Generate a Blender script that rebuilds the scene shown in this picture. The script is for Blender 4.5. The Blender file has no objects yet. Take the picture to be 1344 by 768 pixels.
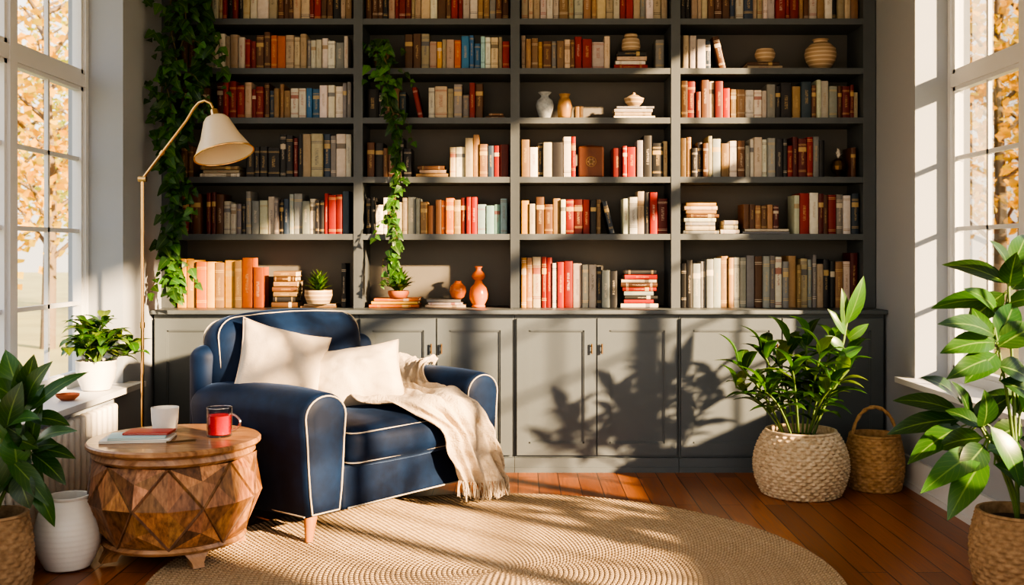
import bpy, math, random
from mathutils import Vector, Matrix, Euler, noise as mnoise
R=random.Random(7)
pi=math.pi
F=1383.0; CX=680.0; CY=330.0; CH=1.3
def P(px,py,Y): return Vector(((px-CX)*Y/F, Y, CH-(py-CY)*Y/F))
def PX(px,Y): return (px-CX)*Y/F
scene=bpy.context.scene
COL=scene.collection

# ---------------------------------------------------------------- materials
class NT:
    def __init__(s,name):
        s.m=bpy.data.materials.new(name); s.m.use_nodes=True
        s.t=s.m.node_tree; s.n=s.t.nodes; s.l=s.t.links
        s.b=s.n['Principled BSDF']; s.o=s.n['Material Output']
    def N(s,ty,**k):
        x=s.n.new(ty)
        for a,v in k.items(): setattr(x,a,v)
        return x
    def S(s,sock,v):
        if hasattr(v,'is_linked') or isinstance(v,bpy.types.NodeSocket): s.l.new(v,sock)
        else: sock.default_value=v
    def math(s,op,a,b=0.0,c=None):
        x=s.N('ShaderNodeMath',operation=op)
        s.S(x.inputs[0],a); s.S(x.inputs[1],b)
        if c is not None: s.S(x.inputs[2],c)
        return x.outputs[0]
    def mix(s,fac,a,b,bt='MIX'):
        x=s.N('ShaderNodeMix',data_type='RGBA',blend_type=bt)
        s.S(x.inputs[0],fac)
        for i,v in ((6,a),(7,b)):
            if isinstance(v,tuple): v=(v[0],v[1],v[2],1)
            s.S(x.inputs[i],v)
        return x.outputs[2]
    def coord(s,kind='Object',scale=(1,1,1),rot=(0,0,0)):
        t=s.N('ShaderNodeTexCoord'); m=s.N('ShaderNodeMapping')
        m.inputs['Scale'].default_value=scale; m.inputs['Rotation'].default_value=rot
        s.l.new(t.outputs[kind],m.inputs[0]); return m.outputs[0]
    def noise(s,vec,scale,detail=3,rough=.5):
        x=s.N('ShaderNodeTexNoise'); s.l.new(vec,x.inputs['Vector'])
        x.inputs['Scale'].default_value=scale; x.inputs['Detail'].default_value=detail
        x.inputs['Roughness'].default_value=rough
        return x.outputs['Fac']
    def ramp(s,f,stops):
        x=s.N('ShaderNodeValToRGB'); s.l.new(f,x.inputs[0]); e=x.color_ramp.elements
        while len(e)<len(stops): e.new(.5)
        for i,(p,c) in enumerate(stops): e[i].position=p; e[i].color=(c[0],c[1],c[2],1)
        return x.outputs[0]
    def bump(s,h,st=.3,dist=.01):
        x=s.N('ShaderNodeBump'); x.inputs['Strength'].default_value=st; x.inputs['Distance'].default_value=dist
        s.l.new(h,x.inputs['Height']); s.l.new(x.outputs[0],s.b.inputs['Normal'])
    def set(s,**k):
        for a,v in k.items():
            a={'base':'Base Color','rough':'Roughness','metal':'Metallic','sheen':'Sheen Weight','srough':'Sheen Roughness','stint':'Sheen Tint','coat':'Coat Weight','trans':'Transmission Weight','spec':'Specular IOR Level'}[a]
            if isinstance(v,tuple) and len(v)==3: v=(*v,1)
            s.S(s.b.inputs[a],v)

def simple(name,c,rough=.5,metal=0,var=.12,scale=8,bs=0,bscale=60,**k):
    t=NT(name); v=t.coord(); f=t.noise(v,scale)
    d=tuple(x*(1-var) for x in c); e=tuple(min(1,x*(1+var)) for x in c)
    t.set(base=t.mix(f,d,e),rough=rough,metal=metal,**k)
    if bs: t.bump(t.noise(v,bscale,4),bs,.004)
    return t.m
def wood(name,c1,c2,scale=(1,1,1),rough=.4,attr=False,coat=0,st=(.3,.68)):
    t=NT(name); v=t.coord('Object',scale)
    f=t.noise(v,9,7,.62)
    c=t.ramp(f,[(st[0],c1),(st[1],c2)])
    if attr:
        a=t.N('ShaderNodeAttribute',attribute_name='Col'); c=t.mix(1.0,c,a.outputs['Color'],'MULTIPLY')
    t.set(base=c,rough=rough,coat=coat); t.bump(f,.2,.003); return t.m

def mk_leaf(name,rough=.32,trans=.25):
    t=NT(name); a=t.N('ShaderNodeAttribute',attribute_name='Col')
    uv=t.N('ShaderNodeUVMap'); sp=t.N('ShaderNodeSeparateXYZ'); t.l.new(uv.outputs[0],sp.inputs[0])
    d=t.math('ABSOLUTE',t.math('SUBTRACT',sp.outputs[0],.5))
    rib=t.math('LESS_THAN',d,.03)
    w=t.math('SINE',t.math('ADD',t.math('MULTIPLY',sp.outputs[1],55.),t.math('MULTIPLY',d,-30.)))
    vein=t.math('MULTIPLY',t.math('GREATER_THAN',w,.93),.22)
    m=t.math('MAXIMUM',t.math('MULTIPLY',rib,.4),t.math('MULTIPLY',vein,.5))
    c=t.mix(m,a.outputs['Color'],(.25,.38,.10))
    t.set(base=c,rough=rough)
    tr=t.N('ShaderNodeBsdfTranslucent'); t.l.new(t.mix(1.0,c,(1.6,1.7,.6),'MULTIPLY'),tr.inputs[0])
    mx=t.N('ShaderNodeMixShader'); mx.inputs[0].default_value=trans
    t.l.new(t.b.outputs[0],mx.inputs[1]); t.l.new(tr.outputs[0],mx.inputs[2]); t.l.new(mx.outputs[0],t.o.inputs[0])
    return t.m

def mk_book():
    t=NT('book_cover'); a=t.N('ShaderNodeAttribute',attribute_name='Col'); b=t.N('ShaderNodeAttribute',attribute_name='Acc')
    uv=t.N('ShaderNodeUVMap'); sp=t.N('ShaderNodeSeparateXYZ'); t.l.new(uv.outputs[0],sp.inputs[0])
    u,v=sp.outputs[0],sp.outputs[1]; seed=b.outputs['Alpha']
    au=t.math('ABSOLUTE',u); onsp=t.math('LESS_THAN',au,1.01)
    v2=t.math('ABSOLUTE',t.math('SUBTRACT',v,.5))
    p1=t.math('ADD',.30,t.math('MULTIPLY',seed,.14))
    l1=t.math('LESS_THAN',t.math('ABSOLUTE',t.math('SUBTRACT',v2,p1)),.008)
    l2=t.math('LESS_THAN',t.math('ABSOLUTE',t.math('SUBTRACT',v2,t.math('SUBTRACT',p1,.035))),.006)
    lines=t.math('MULTIPLY',t.math('MAXIMUM',l1,l2),t.math('GREATER_THAN',t.math('FRACT',t.math('MULTIPLY',seed,5.)),.45))
    cv=t.N('ShaderNodeCombineXYZ'); t.l.new(t.math('MULTIPLY',u,2.6),cv.inputs[0]); t.l.new(t.math('MULTIPLY',v,95.),cv.inputs[1]); t.l.new(t.math('MULTIPLY',seed,31.),cv.inputs[2])
    nz=t.noise(cv.outputs[0],1.0,1)
    ti=t.math('MULTIPLY',t.math('GREATER_THAN',nz,.5),t.math('LESS_THAN',au,.28))
    ti=t.math('MULTIPLY',ti,t.math('LESS_THAN',t.math('ABSOLUTE',t.math('SUBTRACT',v,t.math('ADD',.45,t.math('MULTIPLY',seed,.16)))),.19))
    ti=t.math('MULTIPLY',ti,t.math('GREATER_THAN',t.math('FRACT',t.math('MULTIPLY',seed,9.)),.2))
    blk=t.math('MULTIPLY',t.math('LESS_THAN',t.math('ABSOLUTE',t.math('SUBTRACT',v,.72)),.06),t.math('GREATER_THAN',t.math('FRACT',t.math('MULTIPLY',seed,13.)),.76))
    m=t.math('MULTIPLY',t.math('MINIMUM',t.math('ADD',t.math('ADD',lines,t.math('MULTIPLY',ti,.7)),blk),1.0),onsp)
    vec=t.coord('Object'); n=t.noise(vec,35,4)
    c=t.mix(t.math('MULTIPLY',m,.75),a.outputs['Color'],b.outputs['Color'])
    c=t.mix(t.math('MULTIPLY',n,.55),c,t.mix(1.0,c,(.44,.36,.28),'MULTIPLY'))
    t.set(base=c,rough=.5); t.bump(n,.1,.002); return t.m

def mk_floor():
    t=NT('floor_wood'); v=t.coord('Object',(1,1,1),(0,0,pi/2))
    br=t.N('ShaderNodeTexBrick'); t.l.new(v,br.inputs['Vector']); br.offset=.37
    br.inputs['Color1'].default_value=(.20,.068,.021,1); br.inputs['Color2'].default_value=(.36,.135,.042,1)
    br.inputs['Mortar'].default_value=(.02,.007,.004,1); br.inputs['Scale'].default_value=1
    br.inputs['Mortar Size'].default_value=.0026; br.inputs['Brick Width'].default_value=1.8; br.inputs['Row Height'].default_value=.115
    g=t.noise(t.coord('Object',(26,.9,1)),4,6,.62)
    c=t.mix(.8,br.outputs['Color'],t.ramp(g,[(.3,(.5,.42,.38)),(.7,(1.3,1.2,1.15))]),'MULTIPLY')
    t.set(base=c,rough=t.math('ADD',.22,t.math('MULTIPLY',g,.22)),coat=.08)
    t.bump(t.math('SUBTRACT',t.math('MULTIPLY',g,.3),br.outputs['Fac']),.3,.003); return t.m

RW=.0205
def mk_rug():
    t=NT('jute_braid'); tc=t.N('ShaderNodeTexCoord'); sp=t.N('ShaderNodeSeparateXYZ'); t.l.new(tc.outputs['Object'],sp.inputs[0])
    ang=t.math('ARCTAN2',sp.outputs[1],sp.outputs[0])
    rr=t.math('SQRT',t.math('ADD',t.math('MULTIPLY',sp.outputs[0],sp.outputs[0]),t.math('MULTIPLY',sp.outputs[1],sp.outputs[1])))
    k=t.math('DIVIDE',rr,RW); kf=t.math('FLOOR',k)
    tooth=t.math('ABSOLUTE',t.math('SUBTRACT',t.math('FRACT',k),.5))
    cnt=t.math('ADD',t.math('MULTIPLY',kf,5.),4.)
    w=t.math('SINE',t.math('ADD',t.math('MULTIPLY',ang,cnt),t.math('ADD',t.math('MULTIPLY',tooth,6.),t.math('MULTIPLY',kf,2.1))))
    n=t.noise(t.coord(),3.5,4); n2=t.noise(t.coord(),160,2)
    c=t.ramp(n2,[(.3,(.40,.285,.17)),(.7,(.72,.56,.38))])
    ringn=t.N('ShaderNodeTexNoise'); ringn.noise_dimensions='1D'; t.l.new(kf,ringn.inputs['W']); ringn.inputs['Scale'].default_value=.37
    c=t.mix(t.math('MULTIPLY',ringn.outputs['Fac'],.45),c,(.34,.24,.15))
    c=t.mix(t.math('MULTIPLY',n,.25),c,(.34,.25,.16))
    c=t.mix(t.math('MULTIPLY',t.math('MAXIMUM',t.math('ADD',t.math('MULTIPLY',w,-.6),.1),0.),.8),c,(.17,.11,.06))
    gap=t.math('GREATER_THAN',tooth,.42)
    c=t.mix(t.math('MULTIPLY',gap,.3),c,(.18,.12,.065))
    t.set(base=c,rough=.95,spec=.1); t.bump(t.math('ADD',w,t.math('MULTIPLY',n2,1.5)),.7,.004); return t.m

def mk_weave(name,c1,c2):
    t=NT(name); v=t.coord(); n=t.noise(v,40,3)
    n2=t.noise(t.coord('Object',(1,1,7)),60,2)
    c=t.ramp(n,[(.3,c1),(.7,c2)]); c=t.mix(t.math('MULTIPLY',n2,.4),c,tuple(x*.6 for x in c1))
    t.set(base=c,rough=.85,spec=.2); t.bump(n2,.4,.003); return t.m

MT={}
MT['book']=mk_book(); MT['pages']=simple('book_pages',(.58,.49,.36),.9,scale=60)
MT['floor']=mk_floor(); MT['rug']=mk_rug()
MT['leaf']=mk_leaf('plant_leaf'); MT['ivy']=mk_leaf('ivy_leaf',.4,.2); MT['treeleaf']=mk_leaf('autumn_leaf',.8,.5)
MT['stem']=simple('green_stem',(.10,.17,.04),.5); MT['bark']=simple('bark',(.14,.11,.08),.9,bs=.5)
MT['vine']=simple('vine_stem',(.09,.08,.03),.7)
MT['cab']=simple('grey_cabinet_paint',(.094,.113,.130),.42,var=.06,bs=.05)
MT['shelf']=simple('grey_shelf_paint',(.078,.091,.103),.45,var=.08,bs=.05)
MT['shelfback']=simple('grey_back_panel',(.135,.128,.116),.6,var=.08)
MT['wall']=simple('wall_paint',(.32,.35,.395),.8,var=.04,scale=2)
MT['wallback']=simple('back_wall_paint',(.18,.18,.185),.8,var=.05)
MT['white']=simple('white_trim_paint',(.60,.62,.65),.4,var=.03)
MT['radpaint']=simple('radiator_paint',(.66,.64,.60),.45,var=.05)
MT['ceil']=simple('ceiling_paint',(.66,.66,.66),.9,var=.02)
MT['brass']=simple('brass',(.66,.43,.20),.22,metal=1,var=.08)
MT['darkbrass']=simple('aged_brass',(.16,.10,.05),.4,metal=.9)
MT['shade']=simple('lamp_shade_enamel',(.70,.58,.42),.4,var=.04)
MT['ceramic']=simple('white_ceramic',(.70,.68,.64),.35,var=.06,bs=.08)
MT['soil']=simple('potting_soil',(.04,.025,.015),.95,bs=.8)
def velvet():
    t=NT('navy_velvet'); v=t.coord(); n=t.noise(v,4.5,5,.6); n2=t.noise(v,350,2)
    m=t.ramp(n,[(.38,(0,0,0)),(.64,(1,1,1))])
    t.set(base=t.mix(m,(.0018,.0070,.024),(.0045,.0175,.056)),rough=.6,sheen=.22,srough=.3,spec=.22)
    t.S(t.b.inputs['Sheen Tint'],(.28,.45,.9,1)); t.bump(t.math('ADD',n2,t.math('MULTIPLY',n,2.0)),.2,.003); return t.m
MT['velvet']=velvet()
MT['piping']=simple('cream_piping',(.38,.345,.29),.7)
def cloth(name,c,sc=220,st=.35):
    t=NT(name); v=t.coord(); n=t.noise(v,sc,2); n1=t.noise(v,5,3)
    t.set(base=t.mix(n1,tuple(x*.88 for x in c),c),rough=.95,sheen=.15,spec=.1); t.bump(t.math('ADD',n,t.math('MULTIPLY',t.noise(v,18,3),3.)),st,.005); return t.m
MT['pillow']=cloth('cream_linen',(.56,.485,.40)); MT['throw']=cloth('beige_wool',(.56,.46,.345),110,1.0)
MT['seam']=simple('linen_edge',(.46,.39,.31),.9)
MT['legwood']=wood('chair_leg_wood',(.28,.11,.04),(.45,.20,.08),(4,4,1))
MT['tabletop']=wood('table_top_wood',(.15,.068,.030),(.45,.245,.118),(1,7,1),.35,coat=.2)
MT['carved']=wood('carved_wood',(.10,.045,.022),(.41,.215,.105),(6,6,1.5),.45,attr=True)
MT['orange']=simple('orange_glaze',(.55,.14,.025),.25,var=.25,scale=14)
MT['gold']=simple('ochre_glaze',(.36,.20,.08),.4,var=.2)
MT['silver']=simple('mottled_grey_glaze',(.36,.39,.42),.22,var=.5,scale=40)
MT['brownbox']=simple('brown_leather',(.17,.055,.025),.5,var=.3,bs=.2)
MT['basketw']=mk_weave('pale_wicker',(.44,.33,.21),(.74,.61,.44))
MT['basketb']=mk_weave('brown_wicker',(.34,.20,.09),(.58,.38,.20))
MT['basketd']=mk_weave('dark_wicker',(.24,.15,.08),(.42,.28,.16))
MT['terra']=simple('terracotta',(.42,.12,.05),.7)
MT['redpaper']=simple('red_cover',(.40,.015,.010),.4); MT['tealpaper']=simple('pale_blue_cover',(.38,.56,.58),.5)
MT['paper']=simple('paper',(.70,.67,.61),.8)
def striped():
    t=NT('striped_clay'); tc=t.N('ShaderNodeTexCoord'); sp=t.N('ShaderNodeSeparateXYZ'); t.l.new(tc.outputs['Object'],sp.inputs[0])
    w=t.math('SINE',t.math('MULTIPLY',sp.outputs[2],260.)); c=t.ramp(w,[(.2,(.36,.25,.15)),(.8,(.56,.43,.30))])
    t.set(base=c,rough=.6); return t.m
MT['striped']=striped()
def glassy(name,c,fac,rough=.03):
    t=NT(name); tr=t.N('ShaderNodeBsdfTransparent'); tr.inputs[0].default_value=(*c,1)
    g=t.N('ShaderNodeBsdfGlossy'); g.inputs['Roughness'].default_value=rough
    fr=t.N('ShaderNodeFresnel'); fr.inputs[0].default_value=1.3
    mx=t.N('ShaderNodeMixShader'); t.l.new(t.math('ADD',t.math('MULTIPLY',fr.outputs[0],.6),fac),mx.inputs[0])
    t.l.new(tr.outputs[0],mx.inputs[1]); t.l.new(g.outputs[0],mx.inputs[2]); t.l.new(mx.outputs[0],t.o.inputs[0]); return t.m
MT['pane']=glassy('window_glass',(.99,.99,.99),.0); MT['glass']=glassy('clear_glass',(.97,.97,.97),.0); MT['glass2']=glassy('thick_glass',(.80,.83,.85),.30,.12)
MT['reddrink']=simple('red_drink',(.42,.002,.001),.2,var=.3,spec=.3)
MT['ground']=simple('garden_ground',(.30,.28,.12),.95,var=.4,scale=.6)

# ---------------------------------------------------------------- mesh builder
class MB:
    def __init__(s): s.v=[];s.f=[];s.m=[];s.c=[];s.a=[];s.u=[]
    def add(s,vs,fs,mat=0,col=(1,1,1,1),uv=None,xf=None,acc=(1,1,1,1),cols=None):
        o=len(s.v)
        for p in vs:
            p=Vector(p)
            if xf is not None: p=xf@p
            s.v.append(p)
        for i,f in enumerate(fs):
            s.f.append([o+j for j in f]); s.m.append(mat if not isinstance(mat,list) else mat[i])
            s.c.append(col if cols is None else cols[i]); s.a.append(acc)
            s.u.append(uv[i] if uv else [(9,9)]*len(f))
    def box(s,x0,x1,y0,y1,z0,z1,mat=0,col=(1,1,1,1)):
        v=[(x,y,z) for x in (x0,x1) for y in (y0,y1) for z in (z0,z1)]
        s.add(v,[(0,1,3,2),(4,6,7,5),(0,4,5,1),(2,3,7,6),(0,2,6,4),(1,5,7,3)],mat,col)
    def loft(s,rings,cap=True,mat=0,closed=True,col=(1,1,1,1)):
        n=len(rings[0]); vs=[p for r in rings for p in r]; fs=[]
        for i in range(len(rings)-1):
            for j in range(n if closed else n-1):
                k=(j+1)%n; fs.append((i*n+j,i*n+k,(i+1)*n+k,(i+1)*n+j))
        if cap:
            fs.append(tuple(reversed(range(n)))); fs.append(tuple((len(rings)-1)*n+j for j in range(n)))
        s.add(vs,fs,mat,col)
    def lathe(s,prof,seg=32,c=(0,0,0),mat=0,cap=True):
        s.loft([[(c[0]+r*math.cos(2*pi*j/seg),c[1]+r*math.sin(2*pi*j/seg),c[2]+z) for j in range(seg)] for r,z in prof],cap,mat)
    def tube(s,pts,rad,seg=8,mat=0,col=(1,1,1,1)):
        pts=[Vector(p) for p in pts]; n=len(pts); rings=[]; up=None
        for i,p in enumerate(pts):
            d=(pts[min(i+1,n-1)]-pts[max(i-1,0)])
            if d.length<1e-9: d=Vector((0,0,1))
            d.normalize()
            if up is None: up=d.orthogonal().normalized()
            else:
                up=up-d*up.dot(d)
                up=up.normalized() if up.length>1e-6 else d.orthogonal().normalized()
            w=d.cross(up); r=rad(i/(n-1)) if callable(rad) else rad
            rings.append([p+(up*math.cos(2*pi*j/seg)+w*math.sin(2*pi*j/seg))*r for j in range(seg)])
        s.loft(rings,True,mat,True,col)
    def rbox(s,cx,cy,cz,hx,hy,hz,r,mat=0,n=6,pf=(0,0,0),xf=None):
        h=(hx,hy,hz); r=min(r,hx*.98,hy*.98,hz*.98); ax=[]
        for a in h:
            L=[-a,-a+r*.2,-a+r*.45,-a+r*.7,-a+r]; m=[-a+r+(2*a-2*r)*i/n for i in range(1,n)]
            ax.append(L+m+[-x for x in reversed(L)])
        idx={}; vs=[]; fs=[]
        def vid(i,j,k):
            key=(i,j,k)
            if key not in idx:
                p=[ax[0][i],ax[1][j],ax[2][k]]
                q=[max(-h[t]+r,min(h[t]-r,p[t])) for t in range(3)]
                d=Vector([p[t]-q[t] for t in range(3)]); d=d.normalized()*r if d.length>0 else d
                o=[q[t]+d[t] for t in range(3)]
                for t in range(3):
                    if pf[t]:
                        a,b=[x for x in range(3) if x!=t]
                        o[t]+=pf[t]*(o[t]/h[t])*max(0,1-(o[a]/h[a])**2)*max(0,1-(o[b]/h[b])**2)
                idx[key]=len(vs); vs.append((cx+o[0],cy+o[1],cz+o[2]))
            return idx[key]
        L=[len(a)-1 for a in ax]
        for i in range(L[0]):
            for j in range(L[1]):
                fs.append((vid(i,j,0),vid(i,j+1,0),vid(i+1,j+1,0),vid(i+1,j,0)))
                fs.append((vid(i,j,L[2]),vid(i+1,j,L[2]),vid(i+1,j+1,L[2]),vid(i,j+1,L[2])))
        for i in range(L[0]):
            for k in range(L[2]):
                fs.append((vid(i,0,k),vid(i+1,0,k),vid(i+1,0,k+1),vid(i,0,k+1)))
                fs.append((vid(i,L[1],k),vid(i,L[1],k+1),vid(i+1,L[1],k+1),vid(i+1,L[1],k)))
        for j in range(L[1]):
            for k in range(L[2]):
                fs.append((vid(0,j,k),vid(0,j,k+1),vid(0,j+1,k+1),vid(0,j+1,k)))
                fs.append((vid(L[0],j,k),vid(L[0],j+1,k),vid(L[0],j+1,k+1),vid(L[0],j,k+1)))
        s.add(vs,fs,mat,xf=xf)
    def leaf(s,base,tip,width,nrm=(0,0,1),arch=.12,fold=.25,n=6,col=(.05,.15,.03,1),kind=0):
        base=Vector(base);tip=Vector(tip);ax=tip-base;L=ax.length
        if L<1e-5: return
        d=ax/L; side=d.cross(Vector(nrm))
        if side.length<1e-3: side=d.orthogonal()
        side.normalize(); up=side.cross(d)
        vs=[];fs=[];uv=[]
        for i in range(n+1):
            t=i/n
            if kind==0: w=width*max(.02,math.sin(pi*(t**.8))**.85)
            elif kind==1: w=width*(.05 if t==0 else max(.02,math.cos(pi/2*(t-.12))**1.1 if t>.12 else .85))*(1-.35*t)
            else: w=width*max(.03,math.sin(pi*min(1,.12+.88*t))**.6)
            c=base+ax*t+up*(arch*L*math.sin(pi*t*.9))
            vs+= [c-side*w+up*(fold*w),c,c+side*w+up*(fold*w)]
        for i in range(n):
            a=i*3
            for k in (0,1):
                fs.append((a+k,a+k+1,a+k+4,a+k+3)); uv.append([(k*.5,i/n),(k*.5+.5,i/n),(k*.5+.5,(i+1)/n),(k*.5,(i+1)/n)])
        s.add(vs,fs,0,col,uv)
    def build(s,name,mats,smooth=40,parent=None,**k):
        me=bpy.data.meshes.new(name); me.from_pydata([tuple(p) for p in s.v],[],s.f)
        for m in mats: me.materials.append(MT[m] if isinstance(m,str) else m)
        me.polygons.foreach_set('material_index',s.m)
        need=any(c!=(1,1,1,1) for c in s.c)
        if need:
            ca=me.color_attributes.new('Col','FLOAT_COLOR','CORNER'); aa=me.color_attributes.new('Acc','FLOAT_COLOR','CORNER')
            ul=me.uv_layers.new(name='UVMap'); fc=[];fa=[];fu=[]
            for f,c,a,u in zip(s.f,s.c,s.a,s.u):
                for i in range(len(f)): fc+=c; fa+=a; fu+=u[i]
            ca.data.foreach_set('color',fc); aa.data.foreach_set('color',fa); ul.data.foreach_set('uv',fu)
        if smooth:
            me.shade_smooth(); me.set_sharp_from_angle(angle=math.radians(smooth))
        me.validate(); me.update()
        return obj(name,me,parent,**k)
def obj(name,data,parent=None,loc=None,rot=None,label=None,category=None,kind=None,group=None):
    o=bpy.data.objects.new(name,data); COL.objects.link(o)
    if parent: o.parent=parent
    if loc is not None: o.location=loc
    if rot is not None: o.rotation_euler=rot
    if label: o['label']=label
    if category: o['category']=category
    if kind: o['kind']=kind
    if group: o['group']=group
    return o
def empty(name,loc,rot=(0,0,0),**k):
    o=obj(name,None,None,loc,rot,**k); o.empty_display_size=.1; return o

# ---------------------------------------------------------------- room
XL,XR=-2.16,2.17; NE=5.76; NS=1.4975; GT=3.14; YB=6.72
b=MB(); b.box(-2.6,2.6,-1.0,7.0,-.1,0); b.build('floor',['floor'],0,kind='structure')
b=MB(); b.box(-2.6,2.6,-1.0,7.0,3.25,3.35); b.build('ceiling',['ceil'],0,kind='structure')
b=MB(); b.box(XL-.3,XR+.3,YB,YB+.15,0,3.25); b.build('wall_back',['wallback'],0,kind='structure')
def sidewall(nm,x0,x1,sz):
    b=MB(); b.box(x0,x1,NE,YB,0,3.25); b.box(x0,x1,-1,NS,0,3.25); b.box(x0,x1,NS,NE,0,sz-.03); b.box(x0,x1,NS,NE,GT,3.25)
    b.build(nm,['wall'],0,kind='structure')
sidewall('wall_left',XL-.3,XL,.58); sidewall('wall_right',XR,XR+.3,.605)
def window(nm,xg,sz):
    b=MB(); x0,x1=xg-.022,xg+.022; n=5; W=(NE-NS)/n
    y0,y1=NS,NE
    b.box(x0-.012,x1+.012,y0,y1,sz,sz+.05); b.box(x0-.012,x1+.012,y0,y1,GT-.05,GT)
    b.box(x0-.012,x1+.012,y0,y1,2.19,2.26)
    for i in range(n+1):
        c=y0+i*W; w=.036
        b.box(x0-.015,x1+.015,max(y0,c-w),min(y1,c+w),sz+.001,GT-.001)
    rows=4; H=(2.19-sz-.05)/rows
    for i in range(n):
        a=y0+i*W+.036; e=y0+(i+1)*W-.036
        for lo,hi in ((sz+.05,2.19),(2.26,GT-.05)):
            b.box(x0,x1,a,a+.025,lo,hi); b.box(x0,x1,e-.025,e,lo,hi); b.box(x0,x1,a,e,lo,lo+.025); b.box(x0,x1,a,e,hi-.02,hi)
        m=(a+e)/2; b.box(x0+.012,x1-.012,m-.011,m+.011,sz+.05,GT-.05)
        for r in range(1,rows):
            z=sz+.05+r*H; b.box(x0+.012,x1-.012,a,e,z-.011,z+.011)
    w=b.build(nm,['white'],0,kind='structure')
    g=MB(); g.add([(xg,y0,sz),(xg,y1,sz),(xg,y1,GT),(xg,y0,GT)],[(0,1,2,3)]); g.build('window_pane',['pane'],0,parent=w)
window('window_1',-2.385,.58); window('window_2',2.385,.605)
def sill2(nm,xo,xi,z):
    b=MB(); b.box(min(xo,xi),max(xo,xi),NS,NE,z-.03,z); lo=min(xi,XL if xi<0 else XR); hi=max(xi,XL if xi<0 else XR)
    b.box(lo,hi,NE,NE+.09,z-.03,z); b.build(nm,['white'],0,kind='structure')
sill2('trim_1',XL-.3,-2.065,.58); sill2('trim_2',XR+.3,2.09,.605)
b=MB(); b.box(XL,XL+.02,-1,6.19,0,.16); b.box(XL,XL+.028,-1,6.19,.0,.03); b.build('baseboard_left',['white'],0,kind='structure')
b=MB(); b.box(XR-.02,XR,-1,6.19,0,.17); b.box(XR-.028,XR,-1,6.19,0,.03); b.build('baseboard_right',['white'],0,kind='structure')

# ---------------------------------------------------------------- cabinets
UX=[-2.15,-.94,-.02,.946,2.16]
def cabinet(i):
    x0,x1=UX[i]+.001,UX[i+1]-.001; cx=(x0+x1)/2
    E=empty('base_cabinet',(cx,6.45,0),label='grey painted base cabinet with two panelled doors under the bookcase',category='cabinet',group='base cabinets under the bookcase')
    hw=(x1-x0)/2; b=MB(); b.box(-hw,hw,-.23,.265,.085,.93); b.box(-hw,hw,-.255,.265,0,.085); b.box(-hw,hw,-.262,-.24,.0,.03)
    b.build('body',['cab'],0,parent=E)
    dw=hw-.012
    for s in (-1,1):
        d=MB(); a0,a1=(-dw,-.004) if s<0 else (.004,dw); z0,z1=.10,.905; y0,y1=-.252,-.231; r=.07
        d.box(a0,a0+r,y0,y1,z0,z1); d.box(a1-r,a1,y0,y1,z0,z1); d.box(a0+r,a1-r,y0,y1,z0,z0+r); d.box(a0+r,a1-r,y0,y1,z1-r,z1)
        d.box(a0+r,a1-r,y0+.012,y1,z0+r,z1-r)
        q=.008
        d.box(a0+r,a0+r+q,y0+.005,y1,z0+r,z1-r); d.box(a1-r-q,a1-r,y0+.005,y1,z0+r,z1-r); d.box(a0+r,a1-r,y0+.005,y1,z0+r,z0+r+q); d.box(a0+r,a1-r,y0+.005,y1,z1-r-q,z1-r)
        dob=d.build('door',['cab'],0,parent=E)
        h=MB(); hx=s*.03; h.tube([(hx,-.252,.745),(hx,-.266,.745)],.004,8); h.tube([(hx,-.252,.71),(hx,-.266,.71)],.004,8); h.tube([(hx,-.266,.757),(hx,-.266,.698)],.005,8)
        h.build('handle',['darkbrass'],60,parent=dob,label='small aged brass handle')
for i in range(4): cabinet(i)
b=MB(); b.rbox(0.005,6.445,.9425,2.163,.275,.0125,.005,n=2); b.build('worktop',['cab'],40,label='long grey painted ledge on top of the base cabinets',category='worktop')

# ---------------------------------------------------------------- bookcase
UP=[(-2.158,-2.10),(-.997,-.941),(-.046,.010),(.927,.983),(2.09,2.165)]
ZS=[2.711,2.411,2.111,1.752,1.406]
BK=empty('bookcase',(0,6.5,.956),label='tall grey built-in bookcase with four columns of open shelves',category='bookcase')
YF,YK=6.38,6.695
for a,c in UP:
    b=MB(); b.box(a,c,YF-6.5,YK-6.5,0,3.09-.956)
    b.build('upright',['shelf'],0,parent=BK)
for i in range(4):
    for z in ZS+[3.06]:
        b=MB(); b.box(UP[i][1],UP[i+1][0],YF-6.5+.004,YK-6.5,z-.036-.956,z-.956); b.build('shelf',['shelf'],0,parent=BK)
b=MB(); b.box(-2.158,2.165,YK-6.5,YK-6.5+.02,0,3.09-.956); b.build('back_panel',['shelfback'],0,parent=BK)
b=MB(); b.box(-2.159,2.166,YF-6.53,YK-6.48,3.09-.956,3.15-.956); b.build('cornice',['shelf'],0,parent=BK)

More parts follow.
